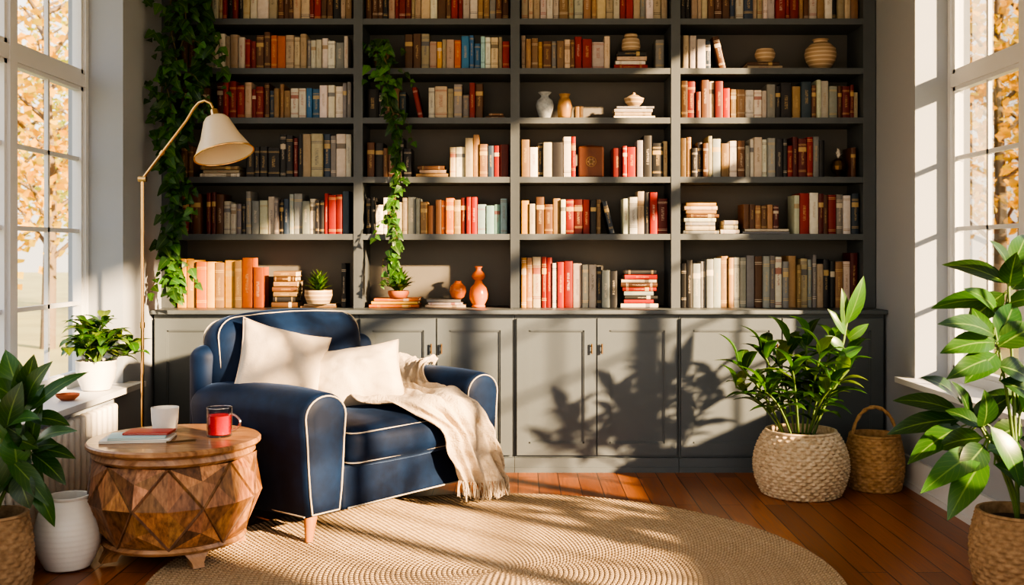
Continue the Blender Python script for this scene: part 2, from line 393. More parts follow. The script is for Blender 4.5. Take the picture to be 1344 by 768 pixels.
# ---------------------------------------------------------------- books
PAL={'w':((.62,.59,.53),'off-white'),'c':((.50,.41,.29),'cream'),'t':((.31,.19,.09),'tan'),'n':((.13,.056,.025),'brown'),'k':((.016,.016,.02),'black'),
'g':((.27,.28,.285),'grey'),'s':((.028,.055,.095),'slate blue'),'b':((.03,.15,.34),'blue'),'r':((.30,.013,.008),'red'),'m':((.13,.010,.009),'maroon'),
'o':((.46,.12,.02),'orange'),'y':((.56,.30,.065),'golden yellow'),'a':((.32,.50,.53),'pale aqua')}
BOOKS=[]
def accent(L):
    if L in 'wca': return R.choice([(.06,.05,.04),(.3,.03,.02),(.2,.13,.07),(.05,.07,.13),(.35,.24,.12)])
    return R.choice([(.62,.45,.2),(.7,.62,.5),(.62,.45,.2)])
def newbook(L,t,d,h,loc,th,pose):
    if L=='w' and R.random()<.18: L=R.choice('ccgt')
    if L in 'ct' and R.random()<.12: L=R.choice('wgskn')
    c,nm=PAL[L]; k=R.uniform(.66,1.25); c=tuple(min(.85,x*k*R.uniform(.92,1.08)) for x in c)
    BOOKS.append(dict(c=(*c,1),a=(*accent(L),R.random()),nm=nm,t=t,d=d,h=h,loc=loc,th=th,pose=pose,L=L))
def bookgeo(mb,B,xf=None):
    t,d,h=B['t'],B['d'],B['h']; hx=t/2; c=.0028; e=min(.008,t*.25)
    outer=[(-hx,d),(-hx,.008),(-hx*.86,e*.35),(-hx*.45,.0),(hx*.45,.0),(hx*.86,e*.35),(hx,.008),(hx,d)]
    inner=[(hx-c,d),(hx-c,.010),(-hx+c,.010),(-hx+c,d)]
    loop=outer+inner; n=len(loop); vs=[(x,y,0) for x,y in loop]+[(x,y,h) for x,y in loop]
    fs=[];uv=[]
    for i in range(n):
        j=(i+1)%n; fs.append((i,j,n+j,n+i))
        if 1<=i<=5: uv.append([(loop[i][0]/hx,0),(loop[j][0]/hx,0),(loop[j][0]/hx,1),(loop[i][0]/hx,1)])
        else: uv.append([(9,9)]*4)
    for o,fl in ((0,True),(n,False)):
        for q in ((0,1,10,11),(7,8,9,6),(1,2,3,4,5,6,9,10)):
            q=[o+x for x in q]; 
            fs.append(tuple(q) if not fl else tuple(reversed(q))); uv.append([(9,9)]*len(q))
    mb.add(vs,fs,0,B['c'],uv,xf,B['a'])
    p0,p1=-hx+c,hx-c; vs=[(x,y,z) for x in (p0,p1) for y in (.0101,d-.005) for z in (.005,h-.005)]
    mb.add(vs,[(0,1,3,2),(4,6,7,5),(0,4,5,1),(2,3,7,6),(0,2,6,4),(1,5,7,3)],1,(.6,.5,.4,1),None,xf)
YBK=6.425
def shelfz(r): return (ZS+[.9555])[r]+.0008
def fill(row,px0,px1,letters,h0,h1,tk=(5.0,11.5)):
    z=shelfz(row); x=PX(px0,YBK); xe=PX(px1,YBK); w=xe-x; s=YBK/F
    ths=[]; tot=0
    while True:
        t=R.uniform(*tk)*s
        if R.random()<.12: t*=1.35
        if tot+t>w: break
        ths.append(t); tot+=t
    if not ths: return x
    sc=w/tot if w/tot<1.25 else 1
    run=R.uniform(h0,h1)
    for i,t in enumerate(ths):
        t*=sc; p=i/len(ths)*len(letters)+R.uniform(-.6,.6); L=letters[max(0,min(len(letters)-1,int(p)))]
        if R.random()<.6: run=R.uniform(h0-.02,h1)
        h=min(h1,max(h0-.025,run+R.uniform(-.008,.008))); d=R.uniform(.15,.19)
        newbook(L,t-.0012,d,h,(x+t/2,YBK+R.uniform(-.006,.025),z),0,'standing upright'); x+=t
    return x
def leanL(row,px,L,h,a,t=.03):
    a=math.radians(a); xn=PX(px,YBK)+.001; piv=xn+h*math.sin(a)
    x=piv+t/2*math.cos(a); z=shelfz(row)+t/2*math.sin(a)
    newbook(L,t,.17,h,(x,YBK+.005,z+.0005),-a,'leaning'); return x
def stack(row,px0,px1,letters,tpx,jit=5,z0=None,Y=None):
    z=shelfz(row) if z0 is None else z0; s=YBK/F; Y=Y or YBK
    for i,L in enumerate(letters):
        t=tpx*s*R.uniform(.8,1.2); a=px0+R.uniform(0,jit)*(0 if i==0 else 1); e=px1-R.uniform(0,jit)*(0 if i==0 else 1)
        xa,xe=PX(a,YBK),PX(e,YBK)
        newbook(L,t,.19,xe-xa,(xa,Y+R.uniform(0,.012),z+t/2),pi/2,'lying flat in a stack'); z+=t+.0008
    return z
# top row
fill(0,258,462,'tcrkcwcnwcrnct',.23,.28); fill(0,479,668,'ntcrmcwnrcwtcn',.23,.28); fill(0,684,877,'cwcwwctcwrcwcw',.23,.28); fill(0,893,1128,'kccnwskcwrtcwkcw',.23,.28)
# row 1
fill(1,236,262,'nmk',.19,.22); fill(1,262,457,'gwwcwwrgnwoccrgwwwgw',.185,.235)
fill(1,531,669,'nncyowcobbbawrcgr',.18,.215); fill(1,684,801,'cttynwtcncrwcs',.18,.215)
zs1=stack(1,806,850,'rwck',5.5); fill(1,861,878,'gg',.20,.235); fill(1,897,934,'wrwsr',.19,.235); leanL(1,935,'n',.2,13,.04)
zb1=stack(1,981,1027,'cn',5)
# row 2
fill(2,236,283,'nkmn',.18,.22); fill(2,283,461,'mrrcrtnstwwsbwwwgw',.18,.235)
fill(2,480,515,'kkn',.18,.22); x=fill(2,515,540,'tsr',.17,.2); leanL(2,540,'r',.19,12,.03); fill(2,562,634,'wcwwgrnw',.17,.225); stack(2,638,662,'nt',3)
fill(2,755,766,'tn',.09,.11,(4,5.2)); zs2=stack(2,806,860,'wcwg',4)
fill(2,894,1128,'nmncmrtnwwgkwcnwgnmtc',.18,.235)
# row 3
stack(3,262,314,'wct',4.5); fill(3,322,461,'kkkskmkkcnsgww',.2,.265); fill(3,236,258,'nk',.2,.25)
fill(3,481,540,'ntnckt',.19,.24); stack(3,546,588,'tcn',5); fill(3,590,668,'cwctctrrmr',.2,.27)
fill(3,684,756,'twkckwwr',.2,.265); fill(3,805,877,'mrwgwkkcn',.18,.255); fill(3,894,1084,'ttnctwnwwwgkrmrgk',.2,.255); fill(3,1118,1128,'nn',.19,.23)
# row 4
fill(4,238,270,'rmn',.22,.26); fill(4,270,458,'mnwwgkggwgkswgwskrrms',.2,.265)
fill(4,480,666,'knwtcctccnotmraaaa',.19,.225); fill(4,684,789,'ycynwtwrrmrkktc',.19,.225); leanL(4,790,'t',.2,14,.03); fill(4,818,877,'wcctkrrm',.21,.26)
stack(4,897,944,'wcgwntcy',5.2); stack(4,946,971,'wcg',5); z4=stack(4,975,1037,'gw',3)
z=z4; xx=PX(976,YBK)
for i in range(6):
    t=.0365; newbook('nntntm'[i],t-.0012,.16,.14+R.uniform(0,.01),(xx+t/2,YBK+.01,z+.0006),0,'standing on flat books'); xx+=t
fill(4,1042,1128,'wrwmgnrgkwst',.19,.27)
# row 5 (on the ledge)
fill(5,232,330,'yyoyytyytnok',.27,.31,(8,13)); fill(5,331,354,'on',.23,.25,(9,13)); stack(5,356,390,'nktntnt',6.5,4); zp5=stack(5,394,440,'tc',2.5); fill(5,447,462,'kk',.27,.28)
zbl=stack(5,484,550,'oyo',3.6,8); zbw=stack(5,558,611,'cwg',3.4,8)
fill(5,684,752,'ytwrrcmrr',.27,.31); fill(5,752,811,'wgwkggk',.24,.285); stack(5,815,864,'wrkgrnwrk',5.1,6)
fill(5,894,980,'ksgngmtwgk',.27,.32); fill(5,980,1128,'gngwgtwcgwcktnm',.26,.36)
order=sorted(range(len(BOOKS)),key=lambda i:-BOOKS[i]['t']*BOOKS[i]['h']); big=set(order[:298])
rest=MB()
for i,B in enumerate(BOOKS):
    M=Matrix.Translation(B['loc'])@Matrix.Rotation(B['th'],4,'Y')
    if i in big:
        mb=MB(); bookgeo(mb,B)
        rown=min(range(6),key=lambda r:abs(shelfz(r)-B['loc'][2]) if B['loc'][2]>=shelfz(r)-.01 else 9)
        sz='thick' if B['t']>.055 else ('slim' if B['t']<.04 else 'medium')
        mb.build('book',['book','pages'],35,loc=B['loc'],rot=(0,B['th'],0),label='%s %s hardback book %s on a bookcase shelf'%(sz,B['nm'],B['pose']),category='book',group='books on shelf row %d'%(rown+1))
    else: bookgeo(rest,B,M)
rest.build('books',['book','pages'],35,kind='stuff',label='many further hardback books filling the bookcase shelves',category='books')
print('BOOKCOUNT',len(BOOKS))

# ---------------------------------------------------------------- shelf decor
def lathe_obj(name,mat,px,row,prof,label,cat,Y=6.48,z=None,seg=28,extra=None):
    b=MB(); b.lathe(prof,seg); return b.build(name,[mat],50,loc=(PX(px,Y),Y,(shelfz(row) if z is None else z)+.0005),label=label,category=cat)
def vp(r,h,pts): return [(r*a,h*c) for a,c in pts]
hollow=lambda p,t=.006:[*p,*[(max(.002,r-t),z) for r,z in reversed(p[1:])],(.002,p[0][1]+t*1.5)]
lathe_obj('vase','striped',1077,1,hollow(vp(.098,.19,[(.42,0),(.6,.05),(.9,.3),(1,.5),(.92,.7),(.6,.86),(.42,.9),(.44,.96),(.52,1)])),'round striped clay vase on the bookcase shelf','vase')
lathe_obj('bowl','striped',1004,1,hollow(vp(.062,.085,[(.45,0),(.7,.1),(.98,.45),(1,.7),(.85,.95),(.8,1)])),'small rounded clay bowl on flat books','bowl',z=zb1)
b=MB(); b.lathe(vp(.06,.12,[(.5,0),(.9,.1),(1,.35),(.9,.5),(.95,.55),(.85,.7),(.6,.8),(.7,.85),(.65,.95),(.2,1)]),24); b.build('trinket_jar',['striped'],50,loc=(PX(828,6.5),6.5,zs1+.0005),label='small clay lidded jar on a book stack',category='jar')
lathe_obj('vase','silver',715,2,hollow(vp(.056,.165,[(.5,0),(.62,.04),(.9,.35),(1,.52),(.85,.7),(.45,.82),(.42,.88),(.7,.97),(.75,1)])),'mottled grey glazed vase on the shelf','vase')
lathe_obj('vase','gold',741,2,hollow(vp(.046,.155,[(.55,0),(.9,.1),(1,.5),(.8,.75),(.6,.84),(.62,.9),(.78,1)])),'ochre glazed ceramic vase on the shelf','vase')
b=MB(); b.lathe(vp(.062,.055,[(.3,0),(.5,.08),(.9,.6),(1,1),(.85,1.02),(.5,1.3),(.12,1.45),(.16,1.6),(.05,1.7)]),24); b.build('lidded_bowl',['striped'],50,loc=(PX(832,6.5),6.5,zs2+.0005),label='small lidded clay bowl on a book stack',category='bowl')
E=empty('decorative_box',(PX(775,6.5),6.5,shelfz(3)+.0005),label='brown leather box with a pale round emblem',category='box')
b=MB(); b.rbox(0,0,.095,.078,.06,.095,.012,n=2,pf=(0,0,.012)); b.build('body',['brownbox'],50,parent=E)
b=MB()
ring=[(.03*math.cos(t*pi/16),-.0605,.095+.03*math.sin(t*pi/16)) for t in range(33)]; b.tube(ring,.0025,6)
for k in range(6):
    a=k*pi/3; b.leaf((0,-.0625,.095),(.026*math.cos(a),-.0625,.095+.026*math.sin(a)),.007,(0,-1,0),0,0)
b.build('emblem',['gold'],50,parent=E,label='pale gold round emblem')
E=empty('pineapple_ornament',(PX(1100,6.5),6.5,shelfz(3)+.0005),label='dark and pale pineapple shaped ornament on the shelf',category='ornament')
b=MB(); b.lathe(vp(.045,.12,[(.7,0),(.75,.06),(.35,.12),(.5,.2),(.9,.4),(1,.6),(.8,.85),(.35,1),(.05,1.01)]),14); b.build('body',['darkbrass'],20,parent=E)
b=MB()
for k in range(14):
    a=k*2.4; l=.03+.04*(k/14); b.leaf((0,0,.12),(.03*math.cos(a)*(1-k/18),.03*math.sin(a)*(1-k/18),.12+l),.009,(0,0,1),.1,.2,4,(.5,.5,.45,1))
b.build('crown',['ceramic'],50,parent=E)
lathe_obj('round_pot','orange',601,5,hollow(vp(.052,.11,[(.4,0),(.75,.1),(1,.42),(.9,.7),(.45,.9),(.35,.94),(.42,1)])),'small round orange glazed pot on flat books','pot',z=zbw)
lathe_obj('tall_vase','orange',628,5,hollow(vp(.058,.25,[(.7,0),(.75,.02),(.65,.06),(.95,.2),(1,.32),(.85,.48),(.45,.58),(.36,.66),(.6,.7),(.75,.76),(.6,.84),(.3,.9),(.28,.95),(.45,1)])),'tall orange glazed gourd vase on the ledge','vase')

# ---------------------------------------------------------------- plants
def lc(kind='mid'):
    k=R.uniform(.65,1.25)
    base={'dark':(.018,.058,.014),'mid':(.032,.10,.018),'lime':(.14,.22,.035),'fresh':(.055,.155,.028)}[kind]
    return tuple(min(1,x*k*R.uniform(.9,1.1)) for x in base)+(1,)
def pot_plant(name,loc,label,cat='plant',**k): return empty(name,loc,label=label,category=cat,**k)
def rnd(a): return R.uniform(-a,a)
def spiky(px,Y,z,potr,poth,H,n,label,mats='terra',w=.009,kd=2):
    E=pot_plant('potted_succulent',(PX(px,Y),Y,z+.0005),label)
    b=MB(); b.lathe(hollow([(potr*.72,0),(potr*.8,.005),(potr,poth*.6),(potr*.97,poth)]),24); b.build('pot',[mats],50,parent=E)
    b=MB(); b.lathe([(potr*.9,poth*.75),(potr*.9,poth*.85)],20); b.build('soil',['soil'],0,parent=E)
    b=MB()
    for i in range(n):
        a=R.uniform(0,2*pi); el=R.uniform(.25,1.4); l=H*R.uniform(.6,1)
        b.leaf((rnd(.015),rnd(.015),poth*.8),(.85*l*math.cos(el)*math.cos(a),min(.12,l*math.cos(el)*math.sin(a)),poth*.8+l*math.sin(el)),w,(0,0,1),.12,.3,5,lc(R.choice(['mid','fresh','lime'])),kd)
    b.build('foliage',['leaf'],60,parent=E)
spiky(418,6.44,zp5,.085,.085,.15,110,'spiky green succulent in a pale clay pot on a flat book','striped')
spiky(523,6.46,zbl,.065,.045,.165,140,'small bushy green plant on a stack of orange books','terra',.015,0)
def ivy(name,paths,n,size,label,cols=('dark','dark','mid'),yspread=.07,maxY=6.36,strays=0):
    org=Vector(paths[0][0][0]); E=empty(name,org,label=label,category='plant')
    b=MB(); lf=MB(); tot=sum(len(p) for p in paths)
    def onel(o,size):
        o.x=max(o.x,XL+.03); a=R.uniform(0,2*pi); L=size*R.uniform(.6,1.3)
        tip=o+Vector((math.cos(a)*L*.7,-abs(math.sin(a))*L*.35,-L*R.uniform(.25,.9)))
        tip.x=max(tip.x,XL+.01); o.y=min(o.y,maxY)
        lf.leaf(o-org,tip-org,L*.40,(rnd(.5),-1,.5+rnd(.4)),.08,.22,5,lc(R.choice(cols)),1)
    for p in paths:
        pts=[Vector(q[0]) for q in p]; ws=[q[1] for q in p]
        for s in range(3):
            vp_=[]
            for i in range(len(pts)*5-4):
                k=min(i//5,len(pts)-2); f=i/5-k; c=pts[k].lerp(pts[k+1],f); w=ws[k]*(1-f)+ws[k+1]*f
                ang=s*2.1+i*.35; vp_.append(c+Vector((math.cos(ang)*w*.35,math.sin(ang)*.02,0))-org)
            b.tube(vp_,.004,5)
        m=int(n*len(p)/tot)
        for i in range(m):
            g=(i+R.random())/m*(len(pts)-1); k=min(int(g),len(pts)-2); f=g-k; c=pts[k].lerp(pts[k+1],f); w=ws[k]*(1-f)+ws[k+1]*f
            w*=.75+.5*math.sin(g*5.3)
            onel(c+Vector((R.gauss(0,.6)*w,-abs(R.gauss(0,.5))*yspread,rnd(.03))),size)
        for q in range(strays):
            g=R.uniform(.8,len(pts)-1.6); k=int(g); f=g-k; c=pts[k].lerp(pts[k+1],f); w=ws[k]
            sd=R.choice([-1,1]); e=c+Vector((sd*(w*1.2+R.uniform(.03,.10)),-.03,-R.uniform(.08,.25))); e.x=max(e.x,XL+.03)
            e.y=min(e.y,maxY); mid=c.lerp(e,.5)+Vector((sd*.03,-.01,.03)); mid.x=max(mid.x,XL+.02)
            b.tube([c-org,mid-org,e-org],.0022,5)
            for t in (.4,.6,.75,.9,1): 
                pp=(c.lerp(mid,t*2) if t<.5 else mid.lerp(e,t*2-1)); onel(pp.copy(),size*.8)
    b.build('vine',['vine'],60,parent=E); lf.build('leaves',['ivy'],60,parent=E)
V=P
ivy('hanging_ivy',[[((-1.95,6.42,3.19),.03),((-1.97,6.28,3.16),.05),(V(238,-45,6.2),.14),(V(236,10,6.12),.17),(V(228,60,6.1),.14),(V(220,110,6.1),.12),(V(218,160,6.1),.09),(V(224,205,6.1),.065),(V(234,250,6.10),.065),(V(236,290,6.10),.045),(V(226,330,6.10),.045),(V(230,362,6.10),.03),(V(233,386,6.10),.02)],
  [((-1.85,6.4,3.19),.03),((-1.84,6.3,3.12),.05),(V(266,10,6.25),.06),(V(272,60,6.25),.06),(V(262,100,6.25),.035),(V(246,150,6.25),.03),(V(248,185,6.25),.02)]],760,.080,'large dark green ivy cascading down the end of the bookcase',('dark','mid','mid','fresh'),strays=8)
ivy('trailing_ivy',[[(P(500,62,6.46),.05),(P(502,56,6.34),.085),(P(503,85,6.32),.09),(P(508,112,6.32),.065),(P(516,150,6.32),.04),(P(521,190,6.32),.025),(P(524,235,6.32),.035),(P(513,275,6.32),.038),(P(520,310,6.30),.02),(P(517,340,6.29),.02),(P(521,362,6.28),.012)]],265,.062,'trailing ivy hanging down past the bookcase shelves',('mid','dark','fresh'),.04,6.36,strays=4)
b=MB(); b.lathe(hollow([(.05,0),(.055,.005),(.072,.09),(.07,.11)]),24); b.build('plant_pot',['darkbrass'],50,loc=(PX(500,6.5),6.5,shelfz(1)),label='small dark pot holding the trailing ivy',category='pot')

def basket(mb,r0,prof,H,rows,n=34,amp=.006,seg=204,cz=0):
    rings=[]; sub=4
    for k in range(rows*sub+1):
        t=k/(rows*sub); row=min(rows-1,k//sub); ph=(k%sub)/sub
        r=r0*prof(t); bul=math.sin(pi*ph)
        rg=[]
        for j in range(seg):
            a=2*pi*j/seg; off=amp*bul*(.55+.75*math.cos(n*a+pi*row))
            rg.append(((r+off)*math.cos(a),(r+off)*math.sin(a),cz+t*H))
        rings.append(rg)
    top=r0*prof(1)
    for q,z in ((top+.006,H+.004),(top+.002,H+.012),(top-.010,H+.012),(top-.014,H),(top-.016,H*.6),(top*.5,H*.55)):
        rings.append([(q*math.cos(2*pi*j/seg),q*math.sin(2*pi*j/seg),cz+z) for j in range(seg)])
    mb.loft(rings)
E=pot_plant('potted_plant',(1.516,5.65,.0005),'leafy green plant in a round pale woven basket on the floor')
b=MB(); basket(b,.24,lambda t:.74+.28*math.sin(pi*min(1,t*.92+.06))**.8 ,.335,19,30,.010,330); b.build('basket_pot',['basketw'],60,parent=E,label='pale round woven basket planter')
b=MB(); b.lathe([(.17,.27),(.17,.30)],24); b.build('soil',['soil'],0,parent=E)
o=Vector((1.516,5.65,.0005)); st=MB(); lf=MB()
tips=[(968,478,5.5),(966,508,5.7),(1000,460,5.6),(1035,452,5.7),(1060,440,5.6),(1078,462,5.45),(1095,450,5.75),(1114,485,5.6),(1040,485,5.35),(1005,515,5.35),(1090,510,5.4),(1122,458,5.7),(1020,470,5.6)]
for (px,py,Y) in tips:
    T=P(px,py,Y)-o; B0=Vector((T.x*.2,T.y*.2,.28)); pts=[B0.lerp(T,t)+Vector((0,0,.05*math.sin(pi*t))) for t in [i/6 for i in range(7)]]
    st.tube(pts,.006,6); n=10
    for i in range(n):
        t=.35+.65*i/(n-1); c=B0.lerp(T,t)+Vector((0,0,.05*math.sin(pi*t))); a=i*2.4+R.random(); L=R.uniform(.15,.22)
        el=-.05+.9*(i/n)**2*1.1+rnd(.2)
        tip=c+Vector((math.cos(a)*math.cos(el),math.sin(a)*math.cos(el),math.sin(el)))*L
        tip.y=min(tip.y,.42)
        lf.leaf(c,tip,R.uniform(.028,.040),(0,0,1),.18,.3,6,lc(R.choice(['mid','fresh','lime','lime','dark','fresh'])))
T=P(1112,420,5.6)-o; st.tube([(.03,0,.28),(.12,-.02,.5),(T.x-.02,T.y,T.z-.12),T],.006,6)
for bx,by,tx,ty,w in [(1112,425,1133,362,.042),(1108,430,1104,378,.03),(1110,440,1085,405,.028),(1113,445,1140,425,.028),(1108,460,1080,440,.03),(1100,470,1132,455,.03)]:
    lf.leaf(P(bx,by,5.6)-o,P(tx,ty,5.58)-o,w,(.2,-1,.4),.08,.25,7,lc('fresh'))
st.build('stems',['stem'],60,parent=E); lf.build('leaves',['leaf'],60,parent=E)
E=empty('handled_basket',(1.955,5.78,.0005),label='small brown wicker basket with an arched handle',category='basket')
b=MB(); basket(b,.150,lambda t:.82+.22*math.sin(pi*min(1,t*.8+.12)),.29,18,18,.006,216); b.build('body',['basketb'],60,parent=E)
b=MB()
for k in range(2):
    pts=[(.12*math.cos(pi*i/20),.008*math.sin(i*1.5+k*pi),.27+.175*math.sin(pi*i/20)+.005*math.cos(i*1.5+k*pi)) for i in range(21)]; b.tube(pts,.008,8)
b.build('handle',['basketb'],60,parent=E)
E=pot_plant('potted_plant',(1.945,4.1,.0005),'tall plant with broad glossy leaves in a brown woven pot'); o=Vector((1.945,4.1,.0005))
b=MB(); basket(b,.17,lambda t:.85+.18*math.sin(pi*min(1,t*.85+.1)),.28,16,20,.006,200); b.build('basket_pot',['basketd'],60,parent=E,label='brown woven basket planter')
b=MB(); b.lathe([(.13,.22),(.13,.25)],24); b.build('soil',['soil'],0,parent=E)
st=MB(); lf=MB()
groups=[
 ((1322,345,4.15),[(1322,372,1236,350,.045),(1325,360,1296,316,.035),(1325,355,1345,310,.04),(1328,380,1362,345,.045),(1315,395,1222,407,.042),(1320,400,1370,395,.045),(1312,415,1262,380,.04),(1318,385,1270,425,.045),(1325,375,1335,330,.04)]),
 ((1305,430,4.0),[(1305,440,1228,428,.042),(1305,450,1232,466,.045),(1310,455,1362,430,.05),(1305,470,1240,500,.04),(1310,480,1350,500,.05),(1300,460,1275,405,.035),(1312,500,1375,540,.045),(1308,465,1265,505,.045),(1308,450,1330,400,.045)]),
 ((1262,520,4.15),[(1262,530,1205,497,.036),(1258,540,1172,528,.038),(1262,550,1165,572,.042),(1262,560,1190,612,.045),(1270,565,1245,500,.04),(1275,560,1330,520,.045),(1268,575,1222,560,.035)]),
 ((1290,560,3.95),[(1290,575,1232,590,.045),(1288,590,1207,650,.048),(1292,600,1243,685,.05),(1295,590,1345,600,.05),(1292,585,1256,625,.045),(1300,560,1336,640,.045),(1305,610,1362,660,.045),(1285,560,1240,540,.035),(1290,560,1290,510,.04)]),
 ((1340,520,4.2),[(1340,530,1290,520,.04),(1340,540,1385,500,.045),(1340,560,1296,580,.045),(1340,575,1380,600,.045),(1338,545,1322,480,.04)])]
for (sx,sy,sY),lv in groups:
    T=P(sx,sy,sY)-o; T.x=min(T.x,.19); pts=[]
    for i in range(9):
        t=i/8; pts.append(Vector((T.x*t**1.4,T.y*t,.24+(T.z-.24)*t**.9)))
    st.tube(pts,lambda t:.009*(1-.5*t),7)
    for bx,by,tx,ty,w in lv:
        B0=P(bx,by,sY)-o; Tp=P(tx,ty,sY+rnd(.16))-o
        B0.x=min(B0.x,.19); Tp.x=min(Tp.x,.2)
        near=min(pts,key=lambda q:(q-B0).length); st.tube([near,near.lerp(B0,.5)+Vector((0,0,.01)),B0],.0035,5)
        lf.leaf(B0,Tp,w*1.12,(rnd(.3),-.8,.7),.12,.2,8,lc(R.choice(['dark','dark','mid','mid'])))
st.build('stems',['stem'],60,parent=E); lf.build('leaves',['leaf'],60,parent=E)
E=pot_plant('potted_plant',(-1.98,3.98,.0005),'broad-leaved dark green plant in a brown woven pot by the radiator'); o=Vector((-1.98,3.98,.0005))
b=MB(); basket(b,.135,lambda t:.85+.17*math.sin(pi*min(1,t*.85+.1)),.30,17,18,.005,180); b.build('basket_pot',['basketd'],60,parent=E,label='brown woven basket planter')
b=MB(); b.lathe([(.1,.24),(.1,.27)],24); b.build('soil',['soil'],0,parent=E)
st=MB(); lf=MB()
groups=[((30,520,4.0),[(30,525,8,460,.045),(32,522,45,464,.04),(35,530,72,474,.038),(38,540,118,490,.030),(28,530,-30,500,.045),(38,548,92,560,.036),(30,540,60,505,.033),(30,535,25,476,.038),(25,540,5,500,.04)]),
 ((42,580,4.0),[(42,585,104,568,.034),(42,590,100,604,.034),(42,595,86,638,.036),(42,590,5,560,.045),(42,585,58,530,.036),(40,600,12,632,.045),(42,598,66,620,.033),(42,590,78,585,.036)]),
 ((5,560,3.95),[(5,565,-40,530,.05),(8,565,30,500,.045),(8,575,50,590,.042),(5,580,-30,620,.05),(8,590,30,655,.05),(10,600,64,665,.038),(10,560,54,552,.04),(8,580,20,540,.05)]),
 ((25,610,3.95),[(25,615,70,692,.038),(20,620,-10,670,.05),(28,615,56,640,.04),(22,615,15,560,.05),(25,620,40,668,.045)])]
for (sx,sy,sY),lv in groups:
    T=P(sx,sy,sY)-o; T.x=max(T.x,-.1); pts=[Vector((T.x*(i/8)**1.3,T.y*i/8,.26+(T.z-.26)*(i/8)**.9)) for i in range(9)]
    st.tube(pts,.007,7)
    for bx,by,tx,ty,w in lv:
        B0=P(bx,by,sY)-o; Tp=P(tx,ty,sY+rnd(.09))-o; B0.x=max(B0.x,-.10); Tp.x=max(Tp.x,-.10)
        near=min(pts,key=lambda q:(q-B0).length); st.tube([near,near.lerp(B0,.5)+Vector((0,0,.01)),B0],.003,5)
        lf.leaf(B0,Tp,w*1.05,(rnd(.3)+.2,-.7,.8),.13,.2,8,lc(R.choice(['dark','mid','mid'])))
st.build('stems',['stem'],60,parent=E); lf.build('leaves',['leaf'],60,parent=E)
# white floor pot
b=MB(); pr=[(.065,0),(.075,.004)]
for i in range(40):
    t=i/39; r=.130*(.38+.62*math.sin(pi*(t*.78+.12))**.75); pr.append((r+.0007*math.sin(i*2.1),.006+.28*t))
pr+= [(pr[-1][0]+.004,.290),(pr[-1][0]+.004,.298),(pr[-1][0]-.006,.298),(pr[-1][0]-.01,.2),(.02,.18)]
b.lathe(pr,48); b.build('floor_pot',['ceramic'],50,loc=(-1.85,4.33,.0005),label='rounded white ceramic floor pot beside the side table',category='pot')
# sill plant
E=pot_plant('potted_plant',(-2.19,5.47,.5805),'bushy green plant in a white ceramic pot on the window sill')
b=MB(); b.lathe(hollow([(.055,0),(.07,.004),(.092,.06),(.100,.11),(.099,.14),(.102,.145),(.102,.155)]),32); b.build('pot',['ceramic'],50,parent=E)
b=MB(); b.lathe([(.085,.12),(.085,.14)],20); b.build('soil',['soil'],0,parent=E)
lf=MB(); st=MB()
for s in range(23):
    a=s*2.4; rr=.03+.16*((s*7)%23)/23; T=Vector((max(-.12,rr*math.cos(a)*1.25),rr*math.sin(a)*1.3,.38-1.0*rr+rnd(.02)))
    st.tube([(0,0,.12),(T.x*.6,T.y*.6,.16+(T.z-.16)*.75),T],.003,5)
    for i in range(7):
        c=Vector((0,0,.15)).lerp(T,.5+.5*i/6); b_=i*2.4+s; el=rnd(.5)+.1; L=R.uniform(.09,.14)
        tip=c+Vector((math.cos(b_)*math.cos(el),math.sin(b_)*math.cos(el),math.sin(el)))*L; tip.x=max(-.155,tip.x); tip.y=min(.26,tip.y); tip.z=max(.06,tip.z)
        lf.leaf(c,tip,R.uniform(.024,.034),(0,0,1),.2,.25,5,lc(R.choice(['mid','fresh','lime','mid'])))
st.build('stems',['stem'],60,parent=E); lf.build('leaves',['leaf'],60,parent=E)
b=MB(); b.lathe(hollow([(.03,0),(.052,.018),(.056,.030)],.004),24); b.build('saucer',['terra'],50,loc=(-2.18,5.10,.5805),label='small terracotta saucer on the window sill',category='dish')

# ---------------------------------------------------------------- radiator
E=empty('radiator',(-2.10,4.80,0),label='white ribbed radiator under the window',category='radiator')
b=MB(); n=20; y=-.62
for i in range(n):
    yy=y+i*1.27/(n-1); b.rbox(0,yy,.30,.028,.021,.215,.018,n=2)
b.tube([(0,-.63,.14),(0,.66,.14)],.012,8); b.tube([(0,-.63,.47),(0,.66,.47)],.012,8)
for yy in (-.5,.5): b.box(-.01,.01,yy-.01,yy+.01,0.0,.15)
b.build('body',['radpaint'],50,parent=E)
b=MB(); b.tube([(0,.66,.14),(0,.71,.14),(0,.71,0.0)],.009,8); b.tube([(0,.69,.14),(0,.73,.14)],.016,10); b.build('valve',['radpaint'],50,parent=E)

# ---------------------------------------------------------------- rug
b=MB(); prof=[]; RR=1.38; nr=int(RR/RW)
for i in range(nr):
    for k in range(5):
        t=k/5; prof.append((max(.001,(i+t)*RW),.007+.0038*math.sin(pi*t)**.7))
prof.append((nr*RW,.004)); prof.append((nr*RW,0))
b.lathe(prof,200); b.build('rug',['rug'],60,loc=(-.085,4.25,.0005),label='round braided jute rug on the wooden floor',category='rug')

